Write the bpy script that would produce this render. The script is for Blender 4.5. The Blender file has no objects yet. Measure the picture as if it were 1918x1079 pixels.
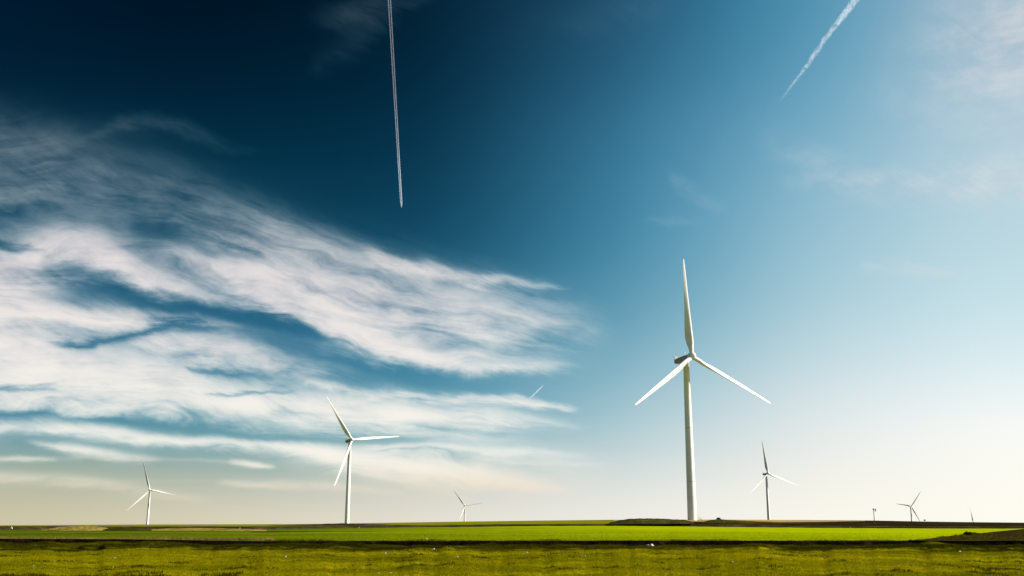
import bpy, bmesh, math, random
import numpy as np
from mathutils import Matrix, Vector

S = bpy.context.scene
COL = S.collection
R = math.radians

# ------------------------------------------------------------------ camera, world, sun, exposure
CAM_H = 2.2
PITCH = R(13.0)
FPX = 1900.0                       # focal length in units of the 1918 wide frame
cam = bpy.data.cameras.new('camera')
cam.sensor_width = 36.0
cam.lens = 36.0 * FPX / 1918.0
cam.clip_start = 0.1
cam.clip_end = 120000.0
camo = bpy.data.objects.new('camera', cam)
COL.objects.link(camo)
camo.location = (0, 0, CAM_H)
camo.rotation_euler = (math.pi / 2 + PITCH, 0, 0)
S.camera = camo

SUN_AZ, SUN_EL = 88.5, 28.0        # degrees clockwise from +Y (the view axis), above the horizon
EXPOSURE = 1.0
SKY_STRENGTH = 0.05
S.view_settings.view_transform = 'Standard'
S.view_settings.look = 'None'
S.view_settings.exposure = EXPOSURE
S.view_settings.gamma = 1.0
S.view_settings.use_curve_mapping = False
S.cycles.max_bounces = 8
S.cycles.transparent_max_bounces = 24

sun = bpy.data.lights.new('sun', 'SUN')
sun.energy = 4.5
sun.angle = R(0.5)
sun.color = (1.0, 0.93, 0.82)
suno = bpy.data.objects.new('sun', sun)
COL.objects.link(suno)
sd = Vector((math.sin(R(SUN_AZ)) * math.cos(R(SUN_EL)), math.cos(R(SUN_AZ)) * math.cos(R(SUN_EL)), math.sin(R(SUN_EL))))
suno.rotation_euler = (-sd).to_track_quat('-Z', 'Y').to_euler()
suno.location = (300, 0, 150)

W = bpy.data.worlds.new('World')
S.world = W
W.use_nodes = True


def ray(px, py):
    """direction of a point of the photograph, y component 1 after division"""
    X = (px - 959.0) / FPX
    Z = -(py - 539.5) / FPX
    c, s = math.cos(PITCH), math.sin(PITCH)
    return Vector((X, c - Z * s, s + Z * c))


def at(px, py, d):
    r = ray(px, py)
    return Vector((0, 0, CAM_H)) + r * (d / r.y)


def azel(px, py):
    r = ray(px, py).normalized()
    return math.degrees(math.atan2(r.x, r.y)), math.degrees(math.asin(r.z))


def lin(c):
    out = []
    for v in c:
        v = v / 255.0
        out.append(v / 12.92 if v <= 0.04045 else ((v + 0.055) / 1.055) ** 2.4)
    return out


# ---- a small expression layer over shader nodes
class X:
    def __init__(s, tree, sock):
        s.t, s.s = tree, sock

    def _m(s, op, *args, clamp=False):
        n = s.t.nodes.new('ShaderNodeMath')
        n.operation = op
        n.use_clamp = clamp
        for i, a in enumerate((s,) + args):
            if isinstance(a, X):
                s.t.links.new(a.s, n.inputs[i])
            else:
                n.inputs[i].default_value = float(a)
        return X(s.t, n.outputs[0])

    def __add__(s, o): return s._m('ADD', o)
    __radd__ = __add__
    def __sub__(s, o): return s._m('SUBTRACT', o)
    def __rsub__(s, o): return (s * -1.0) + o
    def __mul__(s, o): return s._m('MULTIPLY', o)
    __rmul__ = __mul__
    def __truediv__(s, o): return s._m('DIVIDE', o)
    def ma(s, a, b): return s._m('MULTIPLY_ADD', a, b)
    def exp(s): return s._m('EXPONENT')
    def pow(s, o): return s._m('POWER', o)
    def clamp(s): return s._m('ADD', 0.0, clamp=True)
    def max(s, o): return s._m('MAXIMUM', o)

    def step(s, a, b, c=0.0, d=1.0, kind='SMOOTHSTEP'):
        n = s.t.nodes.new('ShaderNodeMapRange')
        n.interpolation_type = kind
        s.t.links.new(s.s, n.inputs[0])
        for i, v in enumerate((a, b, c, d)):
            n.inputs[i + 1].default_value = v
        return X(s.t, n.outputs[0])

    def curve(s, pts):
        """pts: sorted (x, y), both in 0..1"""
        n = s.t.nodes.new('ShaderNodeFloatCurve')
        cm = n.mapping
        cm.extend = 'HORIZONTAL'
        cu = cm.curves[0]
        while len(cu.points) < len(pts):
            cu.points.new(0.5, 0.5)
        for p, (a, b) in zip(cu.points, pts):
            p.location = (a, b)
            p.handle_type = 'AUTO_CLAMPED'
        cm.update()
        s.t.links.new(s.s, n.inputs['Value'])
        return X(s.t, n.outputs[0])


def comb(t, *a):
    n = t.nodes.new('ShaderNodeCombineXYZ')
    for i, v in enumerate(a):
        if isinstance(v, X):
            t.links.new(v.s, n.inputs[i])
        else:
            n.inputs[i].default_value = float(v)
    return n.outputs[0]


def noise(t, vec, scale=1.0, detail=4.0, rough=0.55, dist=0.0, lac=2.0):
    n = t.nodes.new('ShaderNodeTexNoise')
    n.noise_dimensions = '3D'
    if vec is not None:
        t.links.new(vec, n.inputs['Vector'])
    n.inputs['Scale'].default_value = scale
    n.inputs['Detail'].default_value = detail
    n.inputs['Roughness'].default_value = rough
    n.inputs['Lacunarity'].default_value = lac
    n.inputs['Distortion'].default_value = dist
    return X(t, n.outputs['Fac'])


def mixc(t, f, a, b, blend='MIX'):
    n = t.nodes.new('ShaderNodeMix')
    n.data_type = 'RGBA'
    n.blend_type = blend
    n.clamp_factor = True
    for i, v in ((0, f), (6, a), (7, b)):
        if isinstance(v, X):
            t.links.new(v.s, n.inputs[i])
        elif hasattr(v, 'is_output'):
            t.links.new(v, n.inputs[i])
        elif isinstance(v, (int, float)):
            n.inputs[i].default_value = v
        else:
            n.inputs[i].default_value = (v[0], v[1], v[2], 1.0)
    return n.outputs[2]


# ---- the sky: clear sky colours by azimuth and elevation, then the cirrus on top of them
SKY_Y = [0, 150, 300, 450, 600, 700, 800, 880, 960]
SKY_X = [0, 400, 800, 1200, 1500, 1850]
SKY = [
    [(1, 26, 48), (0, 13, 27), (3, 29, 47), (34, 82, 113), (66, 141, 175), (164, 186, 203)],
    [(2, 30, 52), (0, 30, 50), (2, 37, 58), (44, 106, 139), (94, 161, 191), (172, 200, 216)],
    [(6, 50, 72), (0, 45, 66), (7, 52, 76), (66, 133, 167), (130, 178, 202), (185, 210, 221)],
    [(28, 84, 112), (16, 68, 94), (12, 66, 92), (72, 144, 176), (152, 193, 210), (186, 216, 226)],
    [(44, 104, 136), (40, 102, 134), (38, 106, 140), (108, 164, 186), (170, 205, 217), (204, 230, 236)],
    [(56, 116, 146), (54, 114, 146), (60, 132, 162), (148, 190, 204), (205, 222, 227), (230, 241, 244)],
    [(78, 140, 162), (80, 146, 164), (106, 163, 180), (184, 208, 215), (225, 232, 232), (250, 251, 248)],
    [(172, 178, 158), (162, 177, 167), (184, 197, 193), (214, 222, 221), (238, 238, 231), (253, 252, 243)],
    [(206, 197, 164), (220, 210, 185), (232, 225, 211), (240, 238, 230), (250, 247, 235), (254, 252, 241)],
]


def sky_at(px, py):
    py = min(max(py, SKY_Y[0]), SKY_Y[-1])
    px = min(max(px, SKY_X[0]), SKY_X[-1])
    j = max(i for i in range(len(SKY_Y) - 1) if SKY_Y[i] <= py)
    i = max(k for k in range(len(SKY_X) - 1) if SKY_X[k] <= px)
    v = (py - SKY_Y[j]) / (SKY_Y[j + 1] - SKY_Y[j])
    u = (px - SKY_X[i]) / (SKY_X[i + 1] - SKY_X[i])
    out = []
    for c in range(3):
        a = SKY[j][i][c] * (1 - u) + SKY[j][i + 1][c] * u
        b = SKY[j + 1][i][c] * (1 - u) + SKY[j + 1][i + 1][c] * u
        out.append(a * (1 - v) + b * v)
    return out


def dir_px(az, el):
    a, e = R(az), R(el)
    d = Vector((math.sin(a) * math.cos(e), math.cos(a) * math.cos(e), math.sin(e)))
    c, s = math.cos(PITCH), math.sin(PITCH)
    y = d.y * c + d.z * s
    z = -d.y * s + d.z * c
    return 959.0 + FPX * d.x / y, 539.5 - FPX * z / y


AZ0, AZ1 = -40.0, 40.0
EL1 = 40.0

# cirrus: (points of the streak's middle, half width there, how dense there), in photo units turned into azimuth and elevation
CIRRUS = [
    # thin veil under everything on the left, and over the low bands further right
    ([(-250, 600), (0, 600), (300, 600), (550, 610), (800, 625), (1000, 640), (1180, 640)], [230, 230, 190, 140, 100, 70, 40], [.26, .26, .26, .26, .26, .24, 0]),
    ([(500, 850), (700, 855), (850, 865), (1000, 875), (1180, 885)], [30, 55, 60, 50, 30], [0, .4, .45, .35, 0]),
    ([(250, 470), (400, 490), (520, 520), (640, 560), (760, 600)], [30, 60, 70, 60, 40], [0, .45, .5, .45, 0]),
    # high thin veil on the left
    ([(-250, 300), (0, 335), (150, 345), (300, 360), (450, 400), (600, 455), (700, 488), (850, 518), (1000, 540), (1080, 548)],
     [100, 95, 85, 65, 40, 26, 18, 14, 9, 5], [.26, .28, .28, .28, .28, .3, .34, .38, .25, 0]),
    # bright arch
    ([(-250, 560), (0, 498), (60, 472), (110, 455), (200, 478), (300, 522), (380, 548), (430, 560)],
     [50, 36, 32, 28, 32, 24, 12, 6], [.9, .9, .95, .95, .95, .8, .4, 0]),
    ([(-250, 530), (0, 525), (60, 518), (130, 522), (190, 540)], [40, 36, 30, 16, 8], [.8, .75, .65, .4, 0]),
    # body of the fan
    ([(300, 470), (400, 492), (480, 515), (560, 545), (650, 570), (750, 590), (850, 600), (950, 605), (1050, 605), (1150, 600)],
     [24, 36, 46, 56, 66, 72, 70, 56, 40, 20], [0, .55, .75, .82, .82, .78, .72, .6, .3, 0]),
    # its bright lower edge
    ([(430, 520), (500, 560), (580, 600), (660, 625), (740, 652), (820, 676), (900, 684), (1000, 682), (1090, 686)],
     [8, 14, 16, 20, 24, 20, 15, 12, 7], [0, .75, .9, .95, .98, .95, .8, .45, 0]),
    ([(680, 475), (760, 495), (860, 520), (960, 530), (1060, 545)], [5, 8, 8, 8, 6], [0, .42, .4, .3, 0]),
    # left body
    ([(-250, 570), (0, 565), (100, 580), (200, 592), (300, 602), (400, 606), (470, 603)],
     [40, 32, 22, 20, 15, 9, 5], [.95, .95, .9, .85, .75, .55, 0]),
    ([(-250, 640), (0, 655), (80, 672), (160, 692), (300, 705), (430, 712)], [90, 78, 62, 50, 36, 20], [.95, .95, .95, .9, .65, 0]),
    ([(230, 632), (320, 645), (420, 656), (520, 668), (620, 680), (710, 692)], [14, 22, 28, 28, 18, 6], [0, .75, .8, .72, .5, 0]),
    # wide band
    ([(-250, 715), (0, 722), (150, 737), (300, 747), (450, 757), (600, 770), (750, 777), (900, 783), (1000, 790), (1110, 798)],
     [45, 44, 40, 42, 38, 36, 32, 25, 15, 6], [.95, .95, .97, .97, .97, .97, .95, .8, .5, 0]),
    ([(540, 700), (640, 728), (740, 742), (840, 746), (900, 745), (960, 750), (1030, 762), (1095, 769)],
     [9, 8, 7, 7, 10, 10, 6, 4], [0, .6, .6, .65, .85, .9, .7, 0]),
    # low band
    ([(-250, 785), (0, 795), (100, 800), (230, 815), (330, 826), (450, 832), (560, 842), (650, 858), (750, 875), (850, 890), (950, 907), (1020, 915), (1110, 925)],
     [8, 8, 9, 12, 9, 12, 13, 18, 24, 23, 16, 10, 4], [.5, .55, .68, .8, .75, .88, .88, .92, .92, .92, .85, .6, 0]),
    ([(40, 824), (100, 834), (160, 846), (230, 856), (310, 862)], [4, 6, 9, 9, 4], [0, .5, .7, .6, 0]),
    ([(425, 864), (470, 869), (520, 875)], [4, 5, 3], [0, .6, 0]),
    ([(660, 832), (720, 836), (800, 838), (870, 843), (1000, 848), (1110, 853)], [6, 8, 9, 8, 7, 5], [0, .45, .65, .55, .35, 0]),
    ([(-200, 856), (0, 858), (60, 858), (110, 860)], [4, 4, 4, 3], [.4, .4, .4, 0]),
    ([(400, 903), (460, 906), (540, 909), (650, 915), (790, 926)], [4, 7, 8, 8, 5], [0, .5, .5, .4, 0]),
    ([(-200, 880), (0, 893), (150, 906), (280, 925), (420, 940)], [10, 12, 12, 10, 6], [.45, .45, .45, .4, 0]),
    # wisps high up
    ([(560, 40), (620, 28), (680, 16), (740, 4), (830, -20)], [16, 24, 24, 18, 12], [0, .12, .17, .14, 0]),
    ([(570, 130), (615, 112), (660, 78), (710, 50), (760, 40)], [20, 30, 34, 22, 10], [0, .1, .1, .1, 0]),
    ([(130, 275), (190, 245), (250, 233), (310, 232), (380, 252), (440, 278), (530, 288)], [8, 10, 11, 13, 14, 9, 5], [0, .08, .12, .14, .12, .07, 0]),
    ([(-250, 200), (0, 240), (80, 268), (160, 300), (230, 320)], [50, 46, 44, 34, 20], [.13, .13, .13, .12, 0]),
    # right half
    ([(1245, 325), (1280, 350), (1320, 374), (1375, 384)], [10, 18, 16, 10], [0, .16, .14, 0]),
    ([(1200, 412), (1260, 414), (1330, 408)], [8, 10, 6], [0, .16, 0]),
    ([(1400, 260), (1500, 310), (1600, 335), (1700, 345), (1800, 345), (1950, 338), (2200, 330)], [40, 46, 40, 34, 32, 40, 40], [0, .2, .26, .28, .28, .36, .4]),
    ([(1600, 503), (1690, 509), (1760, 510), (1850, 503)], [10, 14, 14, 8], [0, .26, .26, 0]),
    ([(1560, 200), (1700, 150), (1800, 110), (1918, 70), (2200, 0)], [60, 100, 120, 130, 130], [0, .16, .3, .42, .45]),
    ([(900, 60), (1050, 45), (1180, 20), (1280, -10)], [20, 40, 40, 30], [0, .05, .07, 0]),
]


# clear gaps left between the streaks
GAPS = [
    ([(90, 522), (130, 530), (200, 538), (280, 560), (360, 577), (450, 592), (530, 606), (610, 632), (660, 645)], [5, 8, 11, 15, 17, 16, 20, 14, 6], [0, .25, .6, .75, .75, .85, .95, .5, 0]),
    ([(80, 634), (115, 638), (150, 645), (200, 640), (300, 618), (360, 618), (420, 622)], [4, 6, 9, 8, 9, 7, 5], [0, .5, .8, .7, .7, .6, 0]),
    ([(420, 618), (480, 630), (540, 645), (600, 662), (700, 692), (820, 716), (960, 726), (1050, 730)], [8, 16, 22, 20, 19, 18, 16, 12], [0, .5, .7, .75, .85, .85, .5, 0]),
    ([(340, 692), (400, 696), (450, 700), (520, 704)], [4, 7, 7, 4], [0, .65, .6, 0]),
    ([(380, 736), (440, 737), (500, 735), (560, 733)], [3, 5, 5, 3], [0, .55, .5, 0]),
    ([(-200, 726), (0, 727), (60, 728), (120, 736)], [5, 5, 5, 3], [.5, .55, .5, 0]),
    ([(-200, 772), (0, 774), (80, 775), (130, 784), (220, 790), (300, 799), (420, 814), (560, 826), (700, 822), (820, 822)], [8, 8, 7, 5, 7, 8, 7, 7, 8, 7], [.8, .8, .75, .5, .8, .8, .75, .75, .7, 0]),
    ([(0, 452), (30, 455), (60, 460), (90, 470)], [6, 8, 6, 3], [.7, .6, .4, 0]),
    ([(240, 418), (330, 440), (420, 470), (500, 490)], [12, 16, 12, 8], [0, .55, .5, 0]),
]


def build_world():
    t = W.node_tree
    t.nodes.clear()
    out = t.nodes.new('ShaderNodeOutputWorld')
    bg = t.nodes.new('ShaderNodeBackground')
    bg.inputs['Strength'].default_value = SKY_STRENGTH
    t.links.new(bg.outputs[0], out.inputs['Surface'])
    nish = t.nodes.new('ShaderNodeTexSky')
    nish.sky_type = 'NISHITA'
    nish.sun_disc = False
    nish.sun_elevation = R(SUN_EL)
    nish.sun_rotation = R(SUN_AZ)
    nish.air_density = 0.55
    nish.dust_density = 2.0
    tc = t.nodes.new('ShaderNodeTexCoord')
    nv = t.nodes.new('ShaderNodeVectorMath')
    nv.operation = 'NORMALIZE'
    t.links.new(tc.outputs['Generated'], nv.inputs[0])
    sp = t.nodes.new('ShaderNodeSeparateXYZ')
    t.links.new(nv.outputs[0], sp.inputs[0])
    dx, dy, dz = (X(t, sp.outputs[i]) for i in range(3))
    az = dx._m('ARCTAN2', dy) * (180 / math.pi)
    el = dz._m('ARCSINE') * (180 / math.pi)
    u = ((az - AZ0) / (AZ1 - AZ0)).clamp()

    # clear sky: one colour ramp per elevation, blended with smooth weights
    rows = [0.0, 1.5, 3.0, 4.6, 6.6, 9.2, 12.5, 16.5, 21.0, 25.5, 30.0, 36.0]
    n = len(rows)
    r = (el / EL1).clamp().curve([(e / EL1, i / (n - 1)) for i, e in enumerate(rows)]) * (n - 1)
    acc, wsum = None, None
    azs = [-34, -26, -20, -13, -6, 0, 6, 11, 16, 21, 26, 31]
    for i, e in enumerate(rows):
        ramp = t.nodes.new('ShaderNodeValToRGB')
        cr = ramp.color_ramp
        cr.interpolation = 'B_SPLINE'
        while len(cr.elements) < len(azs):
            cr.elements.new(0.5)
        for k, a in enumerate(azs):
            c = [v ** (1 / 2.2) for v in lin(sky_at(*dir_px(a, e)))]
            cr.elements[k].position = (a - AZ0) / (AZ1 - AZ0)
            cr.elements[k].color = (*c, 1)
        t.links.new(u.s, ramp.inputs[0])
        q = r - float(i)
        w = (q * q * -1.6).exp()
        sc = t.nodes.new('ShaderNodeVectorMath')
        sc.operation = 'SCALE'
        t.links.new(ramp.outputs[0], sc.inputs[0])
        t.links.new(w.s, sc.inputs['Scale'])
        if acc is None:
            acc, wsum = sc.outputs[0], w
        else:
            ad = t.nodes.new('ShaderNodeVectorMath')
            t.links.new(acc, ad.inputs[0])
            t.links.new(sc.outputs[0], ad.inputs[1])
            acc, wsum = ad.outputs[0], wsum + w
    inv = wsum.pow(-1.0)
    sc = t.nodes.new('ShaderNodeVectorMath')
    sc.operation = 'SCALE'
    t.links.new(acc, sc.inputs[0])
    t.links.new(inv.s, sc.inputs['Scale'])
    clear = sc.outputs[0]                     # gamma 2.2 space

    # cirrus. Streamlines run from the upper edge of the fan (k = 1) to the horizon haze (k = 0)
    def cv(pts, lo, hi):
        return [((p[0] - AZ0) / (AZ1 - AZ0), (p[1] - lo) / (hi - lo)) for p in pts]
    up = [azel(*p) for p in [(-250, 330), (0, 345), (150, 335), (300, 352), (450, 395), (600, 450), (800, 512), (1050, 570), (1300, 630), (1918, 760)]]
    lo = [azel(*p) for p in [(-250, 880), (0, 892), (300, 905), (500, 912), (800, 928), (1000, 938), (1300, 948), (1918, 962)]]
    U = u.curve(cv(up, 0, EL1)) * EL1
    L = u.curve(cv(lo, 0, EL1)) * EL1
    k = (el - L) / (U - L)
    # ragged edges: bend the elevation a little before the streaks are measured
    w1 = noise(t, comb(t, az * 0.13, k * 2.4, 3.1), 1.0, 4, 0.55)
    w2 = noise(t, comb(t, az * 0.34, k * 10.0 + az * 0.1, 7.7), 1.0, 5, 0.6)
    # fibres along the streamlines at three sizes, and slanting ribs across them
    wob = noise(t, comb(t, az * 0.10, el * 0.22, 1.0), 1.0, 3, 0.5)
    kk = k + (wob - 0.5) * 0.30
    curl = noise(t, comb(t, az * 0.33, el * 0.55, 4.0), 1.0, 3, 0.5)
    kk = kk + (curl - 0.5) * 0.05
    f1 = noise(t, comb(t, az * 0.062, kk * 7.0, 0.0), 1.0, 8, 0.62)
    f2 = noise(t, comb(t, az * 0.15, kk * 16.0, 5.0), 1.0, 7, 0.63)
    rib = noise(t, comb(t, az * 1.1 + el * 2.0, el * 0.7 - az * 0.12, 9.0), 1.0, 4, 0.6)
    puff = noise(t, comb(t, az * 0.36, el * 0.62, 12.0), 1.0, 8, 0.6)
    mixr = noise(t, comb(t, az * 0.09, el * 0.15, 15.0), 1.0, 2, 0.5).step(0.42, 0.6)
    elw = el + ((w1 - 0.5) * 1.2 + (w2 - 0.5) * 1.0 + ((f2 - 0.5) * 1.0 + (f1 - 0.5) * 0.5 + (puff - 0.5) * 0.7) * az.step(4.0, 12.0, 1.0, 0.0)) * el.step(1.0, 9.0, 0.22, 1.0)
    def streak(pts, hw, amp):
        ae = [azel(*p) for p in pts]
        cu = u.curve(cv(ae, 0, EL1)) * EL1
        # half width in degrees
        ws = [math.degrees(h / FPX) for h in hw]
        wu = u.curve([((a[0] - AZ0) / (AZ1 - AZ0), min(1, w / 5.0)) for a, w in zip(ae, ws)]) * 5.0
        au = u.curve([((a[0] - AZ0) / (AZ1 - AZ0), b) for a, b in zip(ae, amp)])
        q = (elw - cu) / wu
        q2 = q * q
        return (q2 * -0.8).exp() * au * -1.0 + 1.0
    keep = None
    for q in CIRRUS:
        g = streak(*q)
        keep = g if keep is None else keep * g
    cov = 1.0 - keep
    for q in GAPS:
        cov = cov * streak(*q)
    F = f1 * 0.36 + f2 * 0.26 + puff * 0.20 + rib * 0.18
    F = F * mixr + (f1 * 0.46 + f2 * 0.34 + puff * 0.20) * (1.0 - mixr)
    fib = F.step(0.395, 0.615, 0.10, 1.3, 'LINEAR')
    right = az.step(4.0, 12.0)
    fib = fib * (1.0 - right) + puff.step(0.34, 0.66, 0.2, 0.9) * right
    calm = el.step(15.5, 19.5) * az.step(4.0, 10.0, 0.5, 0.0)
    fib = fib * (1.0 - calm) + calm * 0.55
    tau = cov.pow(1.5) * fib * 3.0 + cov.pow(5.0) * 1.0
    alpha = ((tau * -1.0).exp() * -1.0 + 1.0) * 0.985
    low = el.step(3.0, 15.0)
    warm = mixc(t, low, [c ** (1 / 2.2) for c in lin((253, 248, 238))], [c ** (1 / 2.2) for c in lin((240, 231, 229))])
    lowc = el.step(0.5, 4.0)
    warm = mixc(t, lowc, [c ** (1 / 2.2) for c in lin((232, 217, 190))], warm)
    shade = (f2 * 0.35 + f1 * 0.3 + puff * 0.35).step(0.33, 0.6)
    cloud = mixc(t, shade, [c ** (1 / 2.2) for c in lin((206, 200, 206))], warm)
    cloud = mixc(t, low, warm, cloud)
    cl = t.nodes.new('ShaderNodeVectorMath')
    cl.operation = 'MAXIMUM'
    t.links.new(cloud, cl.inputs[0])
    t.links.new(clear, cl.inputs[1])
    both = mixc(t, alpha, clear, cl.outputs[0])
    gm = t.nodes.new('ShaderNodeGamma')
    gm.inputs['Gamma'].default_value = 2.2
    t.links.new(both, gm.inputs['Color'])
    sc = t.nodes.new('ShaderNodeVectorMath')
    sc.operation = 'SCALE'
    t.links.new(gm.outputs[0], sc.inputs[0])
    sc.inputs['Scale'].default_value = 1.0 / (SKY_STRENGTH * 2 ** EXPOSURE)
    # round the back and overhead the plain daylight sky takes over
    front = dy.step(0.25, 0.72) * el.step(-4.0, -1.0)
    fin = mixc(t, front, nish.outputs[0], sc.outputs[0])
    t.links.new(fin, bg.inputs['Color'])
    W.cycles.sampling_method = 'MANUAL'
    W.cycles.sample_map_resolution = 512


build_world()

# ------------------------------------------------------------------ helpers
rng = np.random.default_rng(7)
random.seed(7)


def tag(o, label=None, cat=None, group=None, kind=None):
    if label: o['label'] = label
    if cat: o['category'] = cat
    if group: o['group'] = group
    if kind: o['kind'] = kind
    return o


def mesh_obj(name, verts, faces, m, parent=None, smooth=True):
    me = bpy.data.meshes.new(name)
    me.from_pydata([tuple(v) for v in verts], [], faces)
    me.update()
    if smooth:
        me.polygons.foreach_set('use_smooth', [True] * len(me.polygons))
    if m: me.materials.append(m)
    o = bpy.data.objects.new(name, me)
    COL.objects.link(o)
    if parent: o.parent = parent
    return o


def bm_obj(name, bm, m, parent=None, smooth=False):
    me = bpy.data.meshes.new(name)
    bmesh.ops.recalc_face_normals(bm, faces=bm.faces)
    bm.to_mesh(me)
    bm.free()
    if smooth:
        me.polygons.foreach_set('use_smooth', [True] * len(me.polygons))
    if m: me.materials.append(m)
    o = bpy.data.objects.new(name, me)
    COL.objects.link(o)
    if parent: o.parent = parent
    return o


def add_box(bm, c, s, rot=None, bevel=0.0):
    r = bmesh.ops.create_cube(bm, size=1.0)
    vs = r['verts']
    M = Matrix.Translation(c) @ (rot if rot else Matrix()) @ Matrix.Diagonal((*s, 1))
    bmesh.ops.transform(bm, matrix=M, verts=vs)
    if bevel:
        es = list({e for v in vs for e in v.link_edges})
        bmesh.ops.bevel(bm, geom=es, offset=bevel, segments=2, affect='EDGES')


def add_rod(bm, a, b, r0, r1, n=12):
    a, b = Vector(a), Vector(b)
    d = b - a
    M = Matrix.Translation((a + b) / 2) @ d.to_track_quat('Z', 'Y').to_matrix().to_4x4()
    bmesh.ops.create_cone(bm, cap_ends=True, segments=n, radius1=r0, radius2=r1, depth=d.length, matrix=M)


def add_lathe(bm, prof, n=32, M=None):
    rings = []
    for r, z in prof:
        ring = []
        for i in range(n):
            a = 2 * math.pi * i / n
            v = Vector((r * math.cos(a), r * math.sin(a), z))
            ring.append(bm.verts.new(M @ v if M else v))
        rings.append(ring)
    for p, q in zip(rings, rings[1:]):
        for i in range(n):
            bm.faces.new((p[i], p[(i + 1) % n], q[(i + 1) % n], q[i]))
    bm.faces.new(rings[0][::-1])
    bm.faces.new(rings[-1])


def _hash(ix, iy, seed):
    h = (ix.astype(np.int64) * 374761393 + iy.astype(np.int64) * 668265263 + seed * 974711) & 0x7fffffff
    h = ((h ^ (h >> 13)) * 1274126177) & 0x7fffffff
    return ((h ^ (h >> 16)) & 0xffff) / 65535.0


def vnoise(x, y, seed=0):
    x, y = np.asarray(x, float), np.asarray(y, float)
    ix, iy = np.floor(x), np.floor(y)
    fx, fy = x - ix, y - iy
    fx, fy = fx * fx * (3 - 2 * fx), fy * fy * (3 - 2 * fy)
    a, b = _hash(ix, iy, seed), _hash(ix + 1, iy, seed)
    c, d = _hash(ix, iy + 1, seed), _hash(ix + 1, iy + 1, seed)
    return (a * (1 - fx) + b * fx) * (1 - fy) + (c * (1 - fx) + d * fx) * fy


def fbm(x, y, seed=0, octv=4, rough=0.5):
    s, a, n = 0, 1.0, 0
    for i in range(octv):
        s = s + a * vnoise(x * 2 ** i, y * 2 ** i, seed + i * 17)
        n += a
        a *= rough
    return s / n - 0.5


# ------------------------------------------------------------------ materials
def new_mat(name):
    m = bpy.data.materials.new(name)
    m.use_nodes = True
    t = m.node_tree
    b = t.nodes['Principled BSDF']
    return m, t, b


def worldpos(t):
    g = t.nodes.new('ShaderNodeNewGeometry')
    return g.outputs['Position']


def scaled(t, vec, s):
    n = t.nodes.new('ShaderNodeVectorMath')
    n.operation = 'MULTIPLY'
    t.links.new(vec, n.inputs[0])
    n.inputs[1].default_value = s
    return n.outputs[0]


def ramp(t, x, stops):
    n = t.nodes.new('ShaderNodeValToRGB')
    cr = n.color_ramp
    while len(cr.elements) < len(stops):
        cr.elements.new(0.5)
    for e, (p, c) in zip(cr.elements, stops):
        e.position = p
        e.color = (*c, 1)
    t.links.new(x.s, n.inputs[0])
    return n.outputs[0]


def bump(t, b, h, strength, dist):
    n = t.nodes.new('ShaderNodeBump')
    n.inputs['Strength'].default_value = strength
    n.inputs['Distance'].default_value = dist
    t.links.new(h.s, n.inputs['Height'])
    t.links.new(n.outputs[0], b.inputs['Normal'])


def soil_like(name, big, fine, stops, bmp=0.6, dist=0.1, rough=0.95, stretch=(1, 1, 1)):
    m, t, b = new_mat(name)
    p = scaled(t, worldpos(t), stretch)
    n1 = noise(t, p, big, 6, 0.62)
    n2 = noise(t, p, fine, 5, 0.65)
    x = n1 * 0.6 + n2 * 0.4
    x = x.step(0.3, 0.7, 0, 1, 'LINEAR')
    t.links.new(ramp(t, x, stops), b.inputs['Base Color'])
    b.inputs['Roughness'].default_value = rough
    b.inputs['Specular IOR Level'].default_value = 0.0
    bump(t, b, n2, bmp, dist)
    return m


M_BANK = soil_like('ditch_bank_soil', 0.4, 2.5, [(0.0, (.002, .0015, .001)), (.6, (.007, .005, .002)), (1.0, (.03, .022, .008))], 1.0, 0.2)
M_FARFIELD = soil_like('far_crop', 0.02, 0.3, [(0.0, (.09, .10, .002)), (.5, (.15, .16, .003)), (1.0, (.22, .21, .006))], 0.3, 0.1)
M_PLOUGH = soil_like('ploughed_soil', 0.03, 0.5, [(0.0, (.008, .006, .002)), (.5, (.018, .013, .004)), (1.0, (.05, .04, .012))], 1.0, 0.25)
M_STUBBLE = soil_like('dry_stubble', 0.05, 0.6, [(0.0, (.16, .11, .04)), (.5, (.30, .22, .09)), (1.0, (.42, .32, .15))], 0.8, 0.2)
M_DRY = soil_like('dry_grass', 0.25, 1.5, [(0.0, (.04, .032, .006)), (.4, (.16, .125, .022)), (1.0, (.38, .29, .08))], 0.9, 0.2)
M_MOUND = soil_like('rough_mound_grass', 0.12, 0.9, [(0.0, (.012, .012, .003)), (.5, (.035, .036, .006)), (1.0, (.10, .085, .02))], 0.9, 0.3)
M_DIRT = soil_like('track_dirt', 0.12, 0.9, [(0.0, (.012, .009, .004)), (.5, (.03, .024, .010)), (1.0, (.10, .075, .03))], 0.9, 0.2)
M_VALLEY = soil_like('valley_ground', 0.005, 0.05, [(0.0, (.03, .04, .005)), (.5, (.07, .08, .01)), (1.0, (.14, .13, .03))], 0.3, 0.5)


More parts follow.
